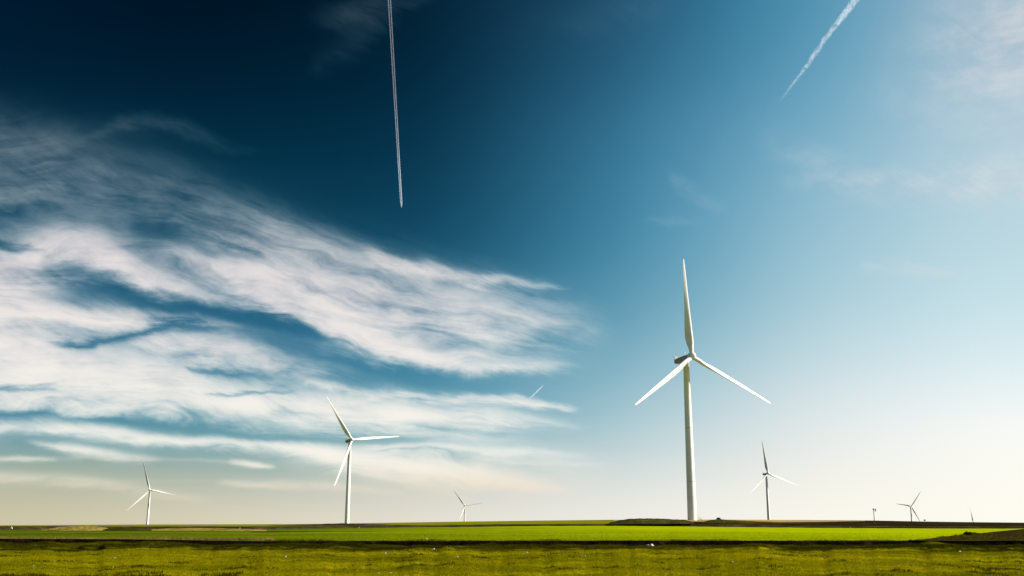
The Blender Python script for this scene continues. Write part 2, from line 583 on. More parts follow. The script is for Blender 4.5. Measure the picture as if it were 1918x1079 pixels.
def crop_mat(name='young_crop', trans=0.0):
    m, t, b = new_mat(name)
    pos = worldpos(t)
    n1 = noise(t, scaled(t, pos, (1, 1, 1)), 0.02, 5, 0.6)
    n2 = noise(t, pos, 0.7, 5, 0.65)
    # sown rows running across the field
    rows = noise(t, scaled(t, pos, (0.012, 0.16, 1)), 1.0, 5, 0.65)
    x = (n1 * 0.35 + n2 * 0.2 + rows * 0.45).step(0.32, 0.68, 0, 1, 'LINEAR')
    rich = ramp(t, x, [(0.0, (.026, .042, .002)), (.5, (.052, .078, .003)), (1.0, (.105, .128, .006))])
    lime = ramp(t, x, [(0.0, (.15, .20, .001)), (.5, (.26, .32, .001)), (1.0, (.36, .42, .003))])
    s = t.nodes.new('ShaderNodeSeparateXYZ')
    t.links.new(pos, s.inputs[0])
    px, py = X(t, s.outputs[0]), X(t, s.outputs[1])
    sun_side = (px + (n1 - 0.5) * 30.0).step(-90.0, 70.0)  # brightening of the field towards the sun, painted into the crop colour
    col = mixc(t, sun_side, rich, lime)
    t.links.new(col, b.inputs['Base Color'])
    b.inputs['Roughness'].default_value = 0.8
    b.inputs['Specular IOR Level'].default_value = 0.0
    if trans:
        tr = t.nodes.new('ShaderNodeBsdfTranslucent')
        t.links.new(col, tr.inputs['Color'])
        mx = t.nodes.new('ShaderNodeMixShader')
        mx.inputs[0].default_value = trans
        t.links.new(b.outputs[0], mx.inputs[1])
        t.links.new(tr.outputs[0], mx.inputs[2])
        t.links.new(mx.outputs[0], t.nodes['Material Output'].inputs['Surface'])
    else:
        bump(t, b, n2, 0.5, 0.1)
    return m


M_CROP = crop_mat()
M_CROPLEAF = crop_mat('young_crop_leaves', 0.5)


def weedy(t, pos):
    """how far the rank ditch weeds have spread into the turf, by distance from the ditch"""
    s = t.nodes.new('ShaderNodeSeparateXYZ')
    t.links.new(pos, s.inputs[0])
    a = noise(t, scaled(t, pos, (0.09, 0.16, 0)), 1.0, 5, 0.62)
    b = noise(t, scaled(t, pos, (0.5, 0.5, 0)), 1.0, 4, 0.6)
    return (X(t, s.outputs[1]) + (a - 0.5) * 42.0 + (b - 0.5) * 10.0).step(74.0, 86.0)


WEEDS = [(0.0, (.008, .010, .0006)), (.45, (.028, .030, .001)), (1.0, (.11, .10, .002))]


def leaf_mat(name, stops, scale=0.12, trans=0.45, mixed=False):
    m, t, b = new_mat(name)
    n1 = noise(t, scaled(t, worldpos(t), (.5, 1.1, 0)), scale, 6, 0.66)
    n2 = noise(t, scaled(t, worldpos(t), (.55, 1, 0)), 0.45, 4, 0.6)
    c = ramp(t, (n1 * 0.6 + n2 * 0.4).step(0.3, 0.7, 0, 1, 'LINEAR'), stops)
    if mixed:
        c = mixc(t, weedy(t, worldpos(t)), c, ramp(t, (n1 * 0.5 + n2 * 0.5).step(0.3, 0.7, 0, 1, 'LINEAR'), WEEDS))
    t.links.new(c, b.inputs['Base Color'])
    b.inputs['Roughness'].default_value = 0.7
    b.inputs['Specular IOR Level'].default_value = 0.0
    tr = t.nodes.new('ShaderNodeBsdfTranslucent')
    t.links.new(c, tr.inputs['Color'])
    mx = t.nodes.new('ShaderNodeMixShader')
    mx.inputs[0].default_value = trans
    t.links.new(b.outputs[0], mx.inputs[1])
    t.links.new(tr.outputs[0], mx.inputs[2])
    t.links.new(mx.outputs[0], t.nodes['Material Output'].inputs['Surface'])
    return m


def turf_mat():
    m, t, b = new_mat('meadow_turf')
    pos = worldpos(t)
    n1 = noise(t, scaled(t, pos, (.5, 1.1, 1)), 0.08, 6, 0.66)
    n2 = noise(t, scaled(t, pos, (.55, 1, 1)), 0.45, 5, 0.65)
    x = (n1 * 0.6 + n2 * 0.4).step(0.3, 0.7, 0, 1, 'LINEAR')
    turf = ramp(t, x, [(0.0, (.035, .042, .001)), (.3, (.115, .115, .001)), (.6, (.20, .185, .002)), (1.0, (.31, .27, .004))])
    weed = ramp(t, (n1 * 0.4 + n2 * 0.6).step(0.3, 0.7, 0, 1, 'LINEAR'), WEEDS)
    t.links.new(mixc(t, weedy(t, pos), turf, weed), b.inputs['Base Color'])
    b.inputs['Roughness'].default_value = 0.95
    b.inputs['Specular IOR Level'].default_value = 0.0
    bump(t, b, n2, 0.6, 0.12)
    return m


M_MEADOW = M_VERGE = turf_mat()
M_GRASS = leaf_mat('meadow_grass_blades', [(0.0, (.04, .05, .001)), (.3, (.13, .125, .001)), (.6, (.21, .19, .002)), (1.0, (.32, .28, .005))], 0.08, mixed=True)
M_WEED = leaf_mat('dark_weed_leaves', [(0.0, (.010, .012, .0006)), (.5, (.034, .036, .001)), (1.0, (.10, .095, .003))], 0.2)
M_MIXED = leaf_mat('fallow_weed_leaves', [(0.0, (.012, .012, .001)), (.5, (.05, .05, .003)), (1.0, (.18, .16, .02))], 0.3)
M_STRAW = leaf_mat('straw_stems', [(0.0, (.08, .07, .01)), (.5, (.2, .15, .04)), (1.0, (.4, .3, .1))], 0.3)


def plain(name, col, rough=0.45, var=0.08, scale=0.6, metal=0.0, spec=0.4):
    m, t, b = new_mat(name)
    tc = t.nodes.new('ShaderNodeTexCoord')
    n1 = noise(t, tc.outputs['Object'], scale, 5, 0.6)
    c = mixc(t, n1.step(0.3, 0.7), [v * (1 - var) for v in col], [min(1, v * (1 + var)) for v in col])
    t.links.new(c, b.inputs['Base Color'])
    b.inputs['Roughness'].default_value = rough
    b.inputs['Metallic'].default_value = metal
    b.inputs['Specular IOR Level'].default_value = spec
    return m


M_WHITE = plain('turbine_white_paint', (.74, .74, .72), 0.45, 0.05, 0.15)
M_NACELLE = plain('nacelle_grey_shell', (.27, .28, .285), 0.5, 0.08, 0.4)
M_METAL = plain('dark_grey_metal', (.07, .07, .07), 0.5, 0.15, 2.0)
M_DOOR = plain('door_grey_paint', (.32, .33, .33), 0.5, 0.08, 1.0)
M_CONC = plain('concrete', (.38, .36, .32), 0.9, 0.15, 1.0)
M_SCRAP = plain('weathered_white_plastic', (.52, .49, .38), 0.6, 0.12, 4.0)
M_STONE = plain('pale_limestone', (.62, .58, .48), 0.9, 0.2, 3.0)
M_DARKWOOD = plain('dark_weathered_wood', (.045, .038, .028), 0.85, 0.3, 3.0)

# ------------------------------------------------------------------ the land
XS = np.unique(np.concatenate([np.array([-14000, -9000, -6000, -4000, -2800, -2000, -1400, -1000, -700, -500, -350, -250, -160, -100, -60]),
                               np.arange(-30, 1951, 5), np.array([1980, 2020, 2080, 2160, 2260, 2400, 2600, 2900, 3400, 4200, 5400, 7500, 10500, 15000])])).astype(float)
UX = (XS - 959.0) / FPX * math.cos(PITCH)      # lateral offset per metre of depth, near the horizon


def line(pts):
    p = np.array(pts, float)
    return np.interp(XS, p[:, 0], p[:, 1])


def zz(py, d):
    """height of a ground point at depth d seen at photo row py"""
    Z = -(py - 539.5) / FPX
    c, s = math.cos(PITCH), math.sin(PITCH)
    return CAM_H + (s + Z * c) / (c - Z * s) * d


def jit(seed, sc, amp):
    return fbm(XS * sc, XS * 0 + seed, seed, 4, 0.55) * 2 * amp


# edges of the zones, near to far: depth (m) and height (m) per column
d_ver = 83 + jit(3, 0.012, 9) + jit(33, 0.05, 4)                                            # meadow gives way to weeds
z_ver = zz(1029.0 + jit(4, 0.02, 1.5), d_ver)
d_lip = 95 + jit(5, 0.03, 1.0)
z_lip = zz(line([(-500, 1016), (0, 1016), (240, 1017), (480, 1020), (720, 1021.5), (960, 1023), (1200, 1025), (1440, 1024), (1700, 1023), (1918, 1022)]) + jit(6, 0.02, 5.0) + jit(66, 0.006, 4.0), d_lip)
d_bot = 97.2 + jit(7, 0.03, 0.3)
z_bot = np.full_like(XS, -1.0) + jit(8, 0.02, 0.1)
d_foot = d_bot + 1.6
z_foot = z_bot + 0.05
d_top = d_foot + 1.9 + jit(9, 0.05, 0.25)
y_top = line([(-500, 1009), (0, 1009.5), (240, 1010), (480, 1013.5), (720, 1013), (960, 1013), (1200, 1012.3), (1440, 1012.6), (1690, 1013), (1760, 1014.5), (1918, 1014.5)]) + jit(10, 0.05, 0.5)
z_top = zz(y_top, d_top)
d_fld = line([(-500, 240), (0, 250), (240, 330), (480, 330), (650, 390), (960, 425), (1320, 412), (1650, 380), (1918, 360)])
y_fld = line([(-500, 993), (0, 992.5), (240, 990.5), (480, 991.5), (650, 988.5), (870, 987), (960, 985.6), (1150, 985), (1320, 986.5), (1440, 988), (1650, 989.8), (1918, 990.2)]) + jit(11, 0.04, 0.3)
z_fld = zz(y_fld, d_fld)
d_trk = d_fld + 8
y_trk = line([(-500, 985), (0, 985.3), (240, 986), (480, 986), (650, 985.0), (870, 983.0), (960, 981.8), (1150, 981.3), (1320, 982), (1440, 983.6), (1650, 985), (1918, 985.4)]) + jit(12, 0.06, 0.35)
z_trk = zz(y_trk, d_trk)
d_mid = line([(-500, 600), (650, 640), (1150, 560), (1250, 436), (1450, 440), (1600, 520), (1918, 520)])
y_mid = line([(-500, 984.6), (0, 984.6), (240, 984.3), (480, 984), (650, 983), (870, 980), (1000, 978.3), (1150, 977.5), (1250, 976.8), (1340, 977.4), (1440, 978.2), (1540, 977.6), (1622, 975.9), (1918, 980)]) + jit(13, 0.03, 0.2)
z_mid = zz(y_mid, d_mid)
d_cr = line([(-500, 900), (650, 905), (1100, 850), (1220, 520), (1400, 520), (1500, 640), (1918, 700)])
y_cr = line([(-500, 985), (0, 984), (270, 982.4), (480, 982), (600, 981.4), (700, 979.6), (870, 977), (1000, 975.2), (1148, 973.6), (1250, 973.4), (1330, 973.2), (1440, 973.6), (1640, 975.6), (1800, 977.8), (1918, 979), (2400, 981)])
z_cr = zz(y_cr, d_cr)


def strip(name, d0, z0, d1, z1, rows, m, ease=1.0, rough=0.0, rsc=0.2, cols=None, seed=1, dcurve=1.0, kind='structure', snap=True):
    n = len(XS)
    T = np.linspace(0, 1, rows + 1)
    V = np.zeros((rows + 1, n, 3))
    for i, tt in enumerate(T):
        d = d0 * (d1 / d0) ** (tt ** dcurve)
        f = ((d - d0) / (d1 - d0)) ** ease
        z = z0 + (z1 - z0) * f
        x = UX * d
        if rough:
            w = math.sin(math.pi * tt) ** 0.5 if 0 < tt < 1 else 0
            z = z + fbm(x * rsc, d * rsc, seed, 5, 0.55) * 2 * rough * w
        V[i, :, 0], V[i, :, 1], V[i, :, 2] = x, d, z
    c0, c1 = (0, n - 1) if cols is None else (int(np.searchsorted(XS, cols[0])), int(np.searchsorted(XS, cols[1])))
    V = V[:, c0:c1 + 1]
    k = V.shape[1]
    faces = [(i * k + j, i * k + j + 1, (i + 1) * k + j + 1, (i + 1) * k + j) for i in range(rows) for j in range(k - 1)]
    o = mesh_obj(name, V.reshape(-1, 3), faces, m)
    tag(o, kind=kind)
    return o, V


d_n0 = np.full_like(XS, 2.0)
z_n0 = np.zeros_like(XS)
meadow, V_meadow = strip('meadow', d_n0, z_n0, d_ver, z_ver, 150, M_MEADOW, rough=0.24, rsc=0.16, seed=21, dcurve=0.55)
verge, V_verge = strip('ditch_verge', d_ver, z_ver, d_lip, z_lip, 24, M_VERGE, rough=0.34, rsc=0.20, seed=23)
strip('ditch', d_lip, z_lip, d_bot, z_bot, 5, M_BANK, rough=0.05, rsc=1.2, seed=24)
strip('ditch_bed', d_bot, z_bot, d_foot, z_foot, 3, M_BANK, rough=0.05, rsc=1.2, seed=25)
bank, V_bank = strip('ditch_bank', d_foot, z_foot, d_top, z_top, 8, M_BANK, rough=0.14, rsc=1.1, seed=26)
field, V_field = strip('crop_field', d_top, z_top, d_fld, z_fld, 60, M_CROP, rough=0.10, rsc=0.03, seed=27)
strip('field_track', d_fld, z_fld, d_trk, z_trk, 6, M_DIRT, ease=0.6, rough=0.15, rsc=0.25, seed=28)
strip('ploughed_slope', d_trk, z_trk, d_mid, z_mid, 12, M_PLOUGH, ease=0.5, rough=0.12, rsc=0.06, seed=29, cols=(1150, 16000))
strip('far_field', d_trk, z_trk, d_mid, z_mid, 12, M_FARFIELD, rough=0.1, rsc=0.03, seed=30, cols=(-16000, 1150))
strip('far_slope', d_mid, z_mid, d_cr, z_cr, 12, M_FARFIELD, rough=0.1, rsc=0.03, seed=30, cols=(-16000, 1150))
strip('stubble_field', d_mid, z_mid, d_cr, z_cr, 10, M_STUBBLE, rough=0.05, rsc=0.05, seed=31, cols=(1150, 1620))
strip('ploughed_field', d_mid, z_mid, d_cr, z_cr, 10, M_PLOUGH, rough=0.05, rsc=0.05, seed=31, cols=(1620, 16000))

# beyond the crest the land falls away into a broad valley
BUMPS = []


def valley():
    rows = 60
    n = len(XS)
    V = np.zeros((rows + 1, n, 3))
    for i in range(rows + 1):
        tt = i / rows
        d = d_cr * (14000.0 / d_cr) ** tt
        x = UX * d
        fall = np.minimum(d - d_cr, 4500)
        z = z_cr - 0.022 * fall - 0.6 * np.minimum(fall / 40.0, 1.0)
        z = z + fbm(x * 0.002, d * 0.002, 41, 3) * 10 * np.minimum(fall / 800, 1)
        for bx, by, bz, br in BUMPS:
            w = np.exp(-(((x - bx) / br) ** 2 + ((d - by) / (br * 1.4)) ** 2)) * np.minimum(fall / 60.0, 1)
            z = z * (1 - w) + bz * w
        V[i, :, 0], V[i, :, 1], V[i, :, 2] = x, d, z
    k = n
    faces = [(i * k + j, i * k + j + 1, (i + 1) * k + j + 1, (i + 1) * k + j) for i in range(rows) for j in range(k - 1)]
    tag(mesh_obj('valley', V.reshape(-1, 3), faces, M_VALLEY), kind='structure')


# the ground behind the viewpoint
o = mesh_obj('ground', [(-900, -900, -.01), (900, -900, -.01), (900, 2.0, -.01), (-900, 2.0, -.01)], [(0, 1, 2, 3)], M_MEADOW)
tag(o, kind='structure')


def surf(V, px, d):
    """ground height of a strip's grid at a column px and depth d"""
    x0 = int(np.argmin(np.abs(XS - px)))
    col = V[:, x0]
    return float(np.interp(d, col[:, 1], col[:, 2]))


def depth_at(V, px, py):
    """the depth at which a strip is met by the view through (px, py)"""
    x0 = int(np.argmin(np.abs(XS - px)))
    col = V[:, x0]
    prev = None
    for (x, d, z) in col:
        v = z - zz(py, d)
        if prev is not None and prev < 0 <= v:
            return d
        prev = v
    return None


def heap(name, prof, d, thick, m, seed=1, rough=0.15, cols=90, rows=14, kind='structure', power=1.0, skew=0.0):
    """a long heap or low rise of ground: prof = (photo x, row of its foot, row of its top)"""
    p = np.array(prof, float)
    xs = np.linspace(p[0, 0], p[-1, 0], cols)
    fo, to = np.interp(xs, p[:, 0], p[:, 1]), np.interp(xs, p[:, 0], p[:, 2])
    dd = d(xs) if callable(d) else np.full_like(xs, d)
    V = np.zeros((rows + 1, cols, 3))
    for i in range(rows + 1):
        q = -1 + 2 * i / rows
        y = dd + (q + skew) * thick
        zf, zt = zz(fo, dd), zz(to, dd)
        b = (1 - abs(q) ** 2) ** power
        x = (xs - 959) / FPX * math.cos(PITCH) * y
        z = zf - 0.25 + (zt - zf + 0.25) * b
        z = z + fbm(x * 0.5, y * 0.5, seed, 5, 0.6) * 2 * rough * b
        V[i, :, 0], V[i, :, 1], V[i, :, 2] = x, y, z
    k = cols
    faces = [(i * k + j, i * k + j + 1, (i + 1) * k + j + 1, (i + 1) * k + j) for i in range(rows) for j in range(k - 1)]
    o = mesh_obj(name, V.reshape(-1, 3), faces, m)
    tag(o, kind=kind)
    return o, V


# rises and heaps the photograph shows
heap('mound', [(1140, 981, 979.5), (1158, 981, 975), (1180, 980.5, 971.5), (1210, 980.5, 971), (1240, 980.5, 971.6), (1265, 980, 972.8), (1282, 980, 974), (1300, 980, 978)], 424, 9, M_MOUND, 51, 0.25)
heap('gravel_pad', [(1255, 979, 976.5), (1270, 979, 974.3), (1300, 979, 974.8), (1325, 979, 974), (1345, 979, 976)], 446, 12, M_STUBBLE, 56, 0.08)
heap('bank', [(1310, 981.5, 979.5), (1328, 981, 974.6), (1346, 981, 972.3), (1362, 981, 973.8), (1420, 982, 976.5), (1480, 982.5, 979), (1540, 983, 981.5)], 428, 7, M_MOUND, 52, 0.15)
heap('earth_bank', [(470, 988, 986.5), (520, 989, 984), (590, 988.5, 981.6), (640, 987, 980.2), (668, 986, 980.6), (720, 985.5, 982.5), (780, 985, 983.6)], 420, 7, M_DIRT, 53, 0.12)
heap('dry_grass_mound', [(66, 997, 995.5), (96, 996.5, 989), (120, 996, 986.3), (160, 995, 985.6), (190, 994.5, 987.4), (215, 994, 991)], 240, 8, M_DRY, 54, 0.3)
heap('weedy_mound', [(186, 995.5, 993.5), (205, 995.5, 989.4), (232, 995, 988.8), (262, 994, 989.6), (285, 993, 991.5)], 236, 5, M_MOUND, 55, 0.1)
heap('dry_grass_ridge', [(270, 994.5, 993), (310, 994, 989.8), (370, 993.5, 989), (450, 993.5, 990.4), (500, 993.5, 992.2)], 250, 7, M_DRY, 57, 0.08)
heap('crest_ridge', [(1400, 975.5, 973.6), (1500, 976, 974.0), (1640, 977, 975.0), (1720, 978, 976.6)], 655, 8, M_PLOUGH, 62, 0.05)
wedge_line = [(1700, 1014.4, 1013.2), (1730, 1014.6, 1010.6), (1762, 1014.6, 1006.8), (1800, 1014.6, 1002.0), (1806, 1014.6, 998.0), (1822, 1014.6, 998.4), (1835, 1014.6, 999.3), (1870, 1014.6, 995.6), (1918, 1014.6, 991.0), (2010, 1014.6, 988.0), (2300, 1014.6, 987)]


def wedge():
    """the ploughed corner on the right: its left edge runs away from the ditch across the crop"""
    p = np.array(wedge_line)
    xs = np.unique(np.concatenate([np.linspace(1700, 2300, 150), p[:, 0]]))
    top = np.interp(xs, p[:, 0], p[:, 2])
    rows = 22
    V = np.zeros((rows + 1, len(xs), 3))
    for j, (px, py) in enumerate(zip(xs, top)):
        d0 = float(np.interp(px, XS, d_top)) - 0.15
        base = min(py, 1013.6) + (1.5 if py < 1010 else 0.4)
        d1 = depth_at(V_field, px, base) or d0 + 4
        d1 = max(d1, d0 + 2.0)
        zt = zz(py, d1)
        for i in range(rows + 1):
            tt = i / rows
            d = d0 * (d1 / d0) ** tt
            zs = surf(V_field, px, max(d, float(np.interp(px, XS, d_top))))
            h = 0.06 + (zt - zs) * tt ** 6 if tt > 0.5 else 0.06
            x = (px - 959) / FPX * math.cos(PITCH) * d
            z = zs + max(h, 0.03)
            if 0 < i < rows:
                z += abs(float(fbm(x * 0.7, d * 0.35, 61, 4, 0.6))) * 0.22
            V[i, j] = (x, d, z)
    back = V[-1].copy()
    back[:, 1] += 1.5
    back[:, 2] -= 1.0
    V = np.concatenate([V, back[None]], 0)
    k = len(xs)
    faces = [(i * k + j, i * k + j + 1, (i + 1) * k + j + 1, (i + 1) * k + j) for i in range(rows + 1) for j in range(k - 1)]
    tag(mesh_obj('ploughed_corner', V.reshape(-1, 3), faces, M_PLOUGH), kind='structure')
    return V[:-1]


V_wedge = wedge()
# grassy crossing over the ditch, left of the ploughed corner
heap('ditch_crossing', [(1706, 1026, 1025), (1722, 1024, 1016.5), (1738, 1023, 1013.8), (1752, 1022, 1014.6), (1775, 1022, 1019), (1795, 1022, 1022)], 98.2, 3.2, M_VERGE, 58, 0.1, cols=60)
# weedy humps along the near edge of the ditch
for k, (x0, x1, yt, yf, dd) in enumerate([(-40, 60, 1018.5, 1024, 92), (120, 250, 1018, 1022, 92), (330, 420, 1020, 1026, 91), (505, 640, 1021, 1027, 91), (650, 770, 1019.5, 1024, 93),
                                          (800, 935, 1021.5, 1029, 91), (1050, 1130, 1024, 1031, 90), (1200, 1310, 1023.5, 1029, 91.5), (1355, 1500, 1022.5, 1031, 90.5), (1560, 1660, 1022.5, 1027, 92.5),
                                          (1690, 1780, 1025, 1033, 88.5), (1830, 1960, 1021, 1026, 92.5)]):
    xm = (x0 + x1) / 2
    heap('weedy_hump', [(x0, yf, yf), (x0 * .7 + xm * .3, yf, yf * .45 + yt * .55), (xm - 8, yf, yt), (x1 * .6 + xm * .4, yf, yf * .4 + yt * .6), (x1, yf, yf)], dd, 1.9, M_VERGE, 200 + k, 0.08, cols=50, rows=10)
# wheel ridges in the crop
heap('wheel_ridge', [(470, 996.2, 995.8), (520, 996.2, 995.2), (700, 996.3, 995.2), (850, 996.6, 996.1)], 212, 2.5, M_VERGE, 59, 0.01)
heap('wheel_ridge', [(930, 997.2, 996.8), (980, 997.3, 996.0), (1200, 998.8, 997.6), (1450, 999.8, 998.8), (1650, 1000.4, 999.9)], 190, 2.5, M_VERGE, 60, 0.01)


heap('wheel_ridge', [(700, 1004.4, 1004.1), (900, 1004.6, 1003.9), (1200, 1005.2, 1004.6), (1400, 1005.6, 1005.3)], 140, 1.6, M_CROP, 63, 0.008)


# ---- grass and weeds growing on the near land: uncountable
def blades(name, n_try, region, hgt, wid, m, per=3, lean=0.5, dens=None, seed=3):
    r = np.random.default_rng(seed)
    P = region(r, n_try)
    n = len(P)
    P = np.repeat(P, per, 0)
    N = len(P)
    P[:, :2] += r.normal(0, 0.05, (N, 2))
    h = r.uniform(hgt[0], hgt[1], N)
    if dens is not None:
        h *= dens(P)
    w = r.uniform(wid[0], wid[1], N) * 0.5
    a = r.uniform(0, 2 * np.pi, N)
    la, ll = r.uniform(0, 2 * np.pi, N), r.uniform(0.05, lean, N) * h
    dx, dy = np.cos(a) * w, np.sin(a) * w
    v = np.zeros((N, 3, 3))
    v[:, 0] = P + np.stack([dx, dy, np.full(N, -0.02)], 1)
    v[:, 1] = P - np.stack([dx, dy, np.full(N, 0.02)], 1)
    v[:, 2] = P + np.stack([np.cos(la) * ll, np.sin(la) * ll, h], 1)
    me = bpy.data.meshes.new(name)
    me.vertices.add(N * 3)
    me.vertices.foreach_set('co', v.reshape(-1))
    me.loops.add(N * 3)
    me.loops.foreach_set('vertex_index', np.arange(N * 3, dtype=np.int32))
    me.polygons.add(N)
    me.polygons.foreach_set('loop_start', np.arange(0, N * 3, 3, dtype=np.int32))
    me.update(calc_edges=True)
    me.materials.append(m)
    o = bpy.data.objects.new(name, me)
    COL.objects.link(o)
    return tag(o, kind='stuff')


def grid_region(V, d_lo, d_hi, px_lo=-60, px_hi=1980, accept=None, bias=1.6):
    """random points on a strip between two depths, denser near the viewpoint"""
    c0, c1 = np.searchsorted(XS, px_lo), np.searchsorted(XS, px_hi)

    def f(r, n):
        cc = r.uniform(c0, c1 - 1.001, n)
        ci = cc.astype(int)
        fr = cc - ci
        rows = V.shape[0]
        dcol = V[:, (c0 + c1) // 2, 1]
        ri = r.uniform(np.interp(d_lo, dcol, np.arange(rows)), np.interp(d_hi, dcol, np.arange(rows)) - 1e-3, n)
        r0 = np.clip(ri.astype(int), 0, rows - 2)
        fy = (ri - r0)[:, None]
        A = V[r0, ci] * (1 - fr[:, None]) + V[r0, ci + 1] * fr[:, None]
        B = V[r0 + 1, ci] * (1 - fr[:, None]) + V[r0 + 1, ci + 1] * fr[:, None]
        P = A * (1 - fy) + B * fy
        if accept is not None:
            P = P[accept(P, r)]
        return P
    return f


blades('grass', 175000, grid_region(V_meadow, 32, 90, -250, 2160), (0.02, 0.075), (0.02, 0.05), M_GRASS, per=3, lean=0.9, seed=5,
       dens=lambda P: 0.55 + 1.1 * np.clip(fbm(P[:, 0] * 0.25, P[:, 1] * 0.25, 71, 4) + 0.4, 0, 1))


def clumps(P, r):
    f = fbm(P[:, 0] * 0.5, P[:, 1] * 0.45, 77, 4, 0.6)
    rank = (P[:, 1] < 43.5) & (P[:, 0] < -11) & (P[:, 0] > -22)      # a rank strip close by on the left
    return (f > 0.21) | (rank & (f > -0.1))


blades('dark_tussocks', 90000, grid_region(V_meadow, 34, 90, -160, 2080, accept=clumps), (0.05, 0.15), (0.03, 0.06), M_WEED, per=3, lean=0.8, seed=6)
blades('weeds', 40000, grid_region(V_verge, 85, 95, -250, 2160), (0.05, 0.22), (0.02, 0.05), M_GRASS, per=3, lean=0.8, seed=8,
       dens=lambda P: 0.4 + 1.5 * np.clip(fbm(P[:, 0] * 0.2, P[:, 1] * 0.3, 81, 4) + 0.3, 0, 1))
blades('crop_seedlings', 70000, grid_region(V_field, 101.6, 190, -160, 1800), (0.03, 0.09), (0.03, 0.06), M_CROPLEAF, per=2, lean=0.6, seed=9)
blades('dry_stems', 2600, grid_region(V_field, 101.2, 104, -60, 520), (0.1, 0.3), (0.02, 0.05), M_STRAW, per=4, lean=0.9, seed=10,
       dens=lambda P: 0.3 + 1.6 * np.clip(fbm(P[:, 0] * 0.15, P[:, 1] * 0.1, 91, 3) + 0.35, 0, 1))
blades('bank_weeds', 5000, grid_region(V_field, 101.2, 102.4, 500, 1980), (0.06, 0.3), (0.02, 0.05), M_WEED, per=3, lean=0.9, seed=12,
       dens=lambda P: 0.15 + 1.5 * np.clip(fbm(P[:, 0] * 0.25, P[:, 1] * 0.1, 95, 3) + 0.15, 0, 1))


def wedge_region(r, n):
    a, b = r.integers(0, V_wedge.shape[0] - 1, n), r.integers(14, V_wedge.shape[1] - 30, n)
    fa, fb = r.uniform(0, 1, (n, 1)), r.uniform(0, 1, (n, 1))
    P = (V_wedge[a, b] * (1 - fa) + V_wedge[a + 1, b] * fa) * (1 - fb) + (V_wedge[a, b + 1] * (1 - fa) + V_wedge[a + 1, b + 1] * fa) * fb
    return P[fbm(P[:, 0] * 0.3, P[:, 1] * 0.25, 97, 4, 0.6) > 0.05]


blades('fallow_weeds', 9000, wedge_region, (0.06, 0.24), (0.03, 0.07), M_MIXED, per=3, lean=0.9, seed=14)

# ------------------------------------------------------------------ wind turbines
HUB_H, OVER, TILT, CONE, BLADE = 71.5, 4.2, R(5), R(5.5), 45.0


def blade_mesh():
    ctrl = [  # radius, chord, thickness ratio, twist (deg)
        (1.0, 1.9, 1.0, 46), (2.2, 1.9, 1.0, 46), (4.0, 2.35, .82, 45), (6.0, 3.1, .62, 43), (8.5, 3.6, .48, 39), (12, 3.4, .38, 33),
        (17, 2.9, .31, 27), (23, 2.35, .26, 21), (30, 1.8, .22, 15), (37, 1.3, .19, 11), (42, .95, .17, 9), (44.2, .6, .16, 8), (45, .16, .16, 8)]
    c = np.array(ctrl)
    zs = np.concatenate([np.linspace(1, 12, 24), np.linspace(13, 43, 30), [43.6, 44.2, 44.7, 45]])
    n = 24
    V, F = [], []
    for z in zs:
        ch, th, tw = (np.interp(z, c[:, 0], c[:, i]) for i in (1, 2, 3))
        b = math.radians(tw)
        rnd = max(0.0, min(1.0, (th - 0.4) / 0.6))
        axis = 0.5 * rnd + 0.32 * (1 - rnd)
        for i in range(n):
            a = 2 * math.pi * i / n
            s = 0.5 * (1 - math.cos(a))                 # 0 leading edge, 1 trailing edge
            air = 5 * th * (.2969 * math.sqrt(s) - .126 * s - .3516 * s * s + .2843 * s ** 3 - .1036 * s ** 4)
            circ = 0.5 * math.sin(a) if a <= math.pi else -0.5 * math.sin(a)
            half = circ * th * rnd + air * (1 - rnd)
            y = half if a <= math.pi else -half * (0.75 if rnd < .5 else 1.0)
            xc = (axis - s) * ch                        # leading edge towards +x
            yc = y * ch
            V.append((xc * math.cos(b) + yc * math.sin(b), -xc * math.sin(b) + yc * math.cos(b), z))
    k = len(zs)
    for j in range(k - 1):
        for i in range(n):
            F.append((j * n + i, j * n + (i + 1) % n, (j + 1) * n + (i + 1) % n, (j + 1) * n + i))
    F.append(tuple(range(n))[::-1])
    F.append(tuple((k - 1) * n + i for i in range(n)))
    return V, F


def blade_matrix(phi):
    return (Matrix.Translation((0, -OVER, HUB_H)) @ Matrix.Rotation(-TILT, 4, 'X') @ Matrix.Rotation(phi, 4, 'Y') @ Matrix.Rotation(CONE, 4, 'X'))


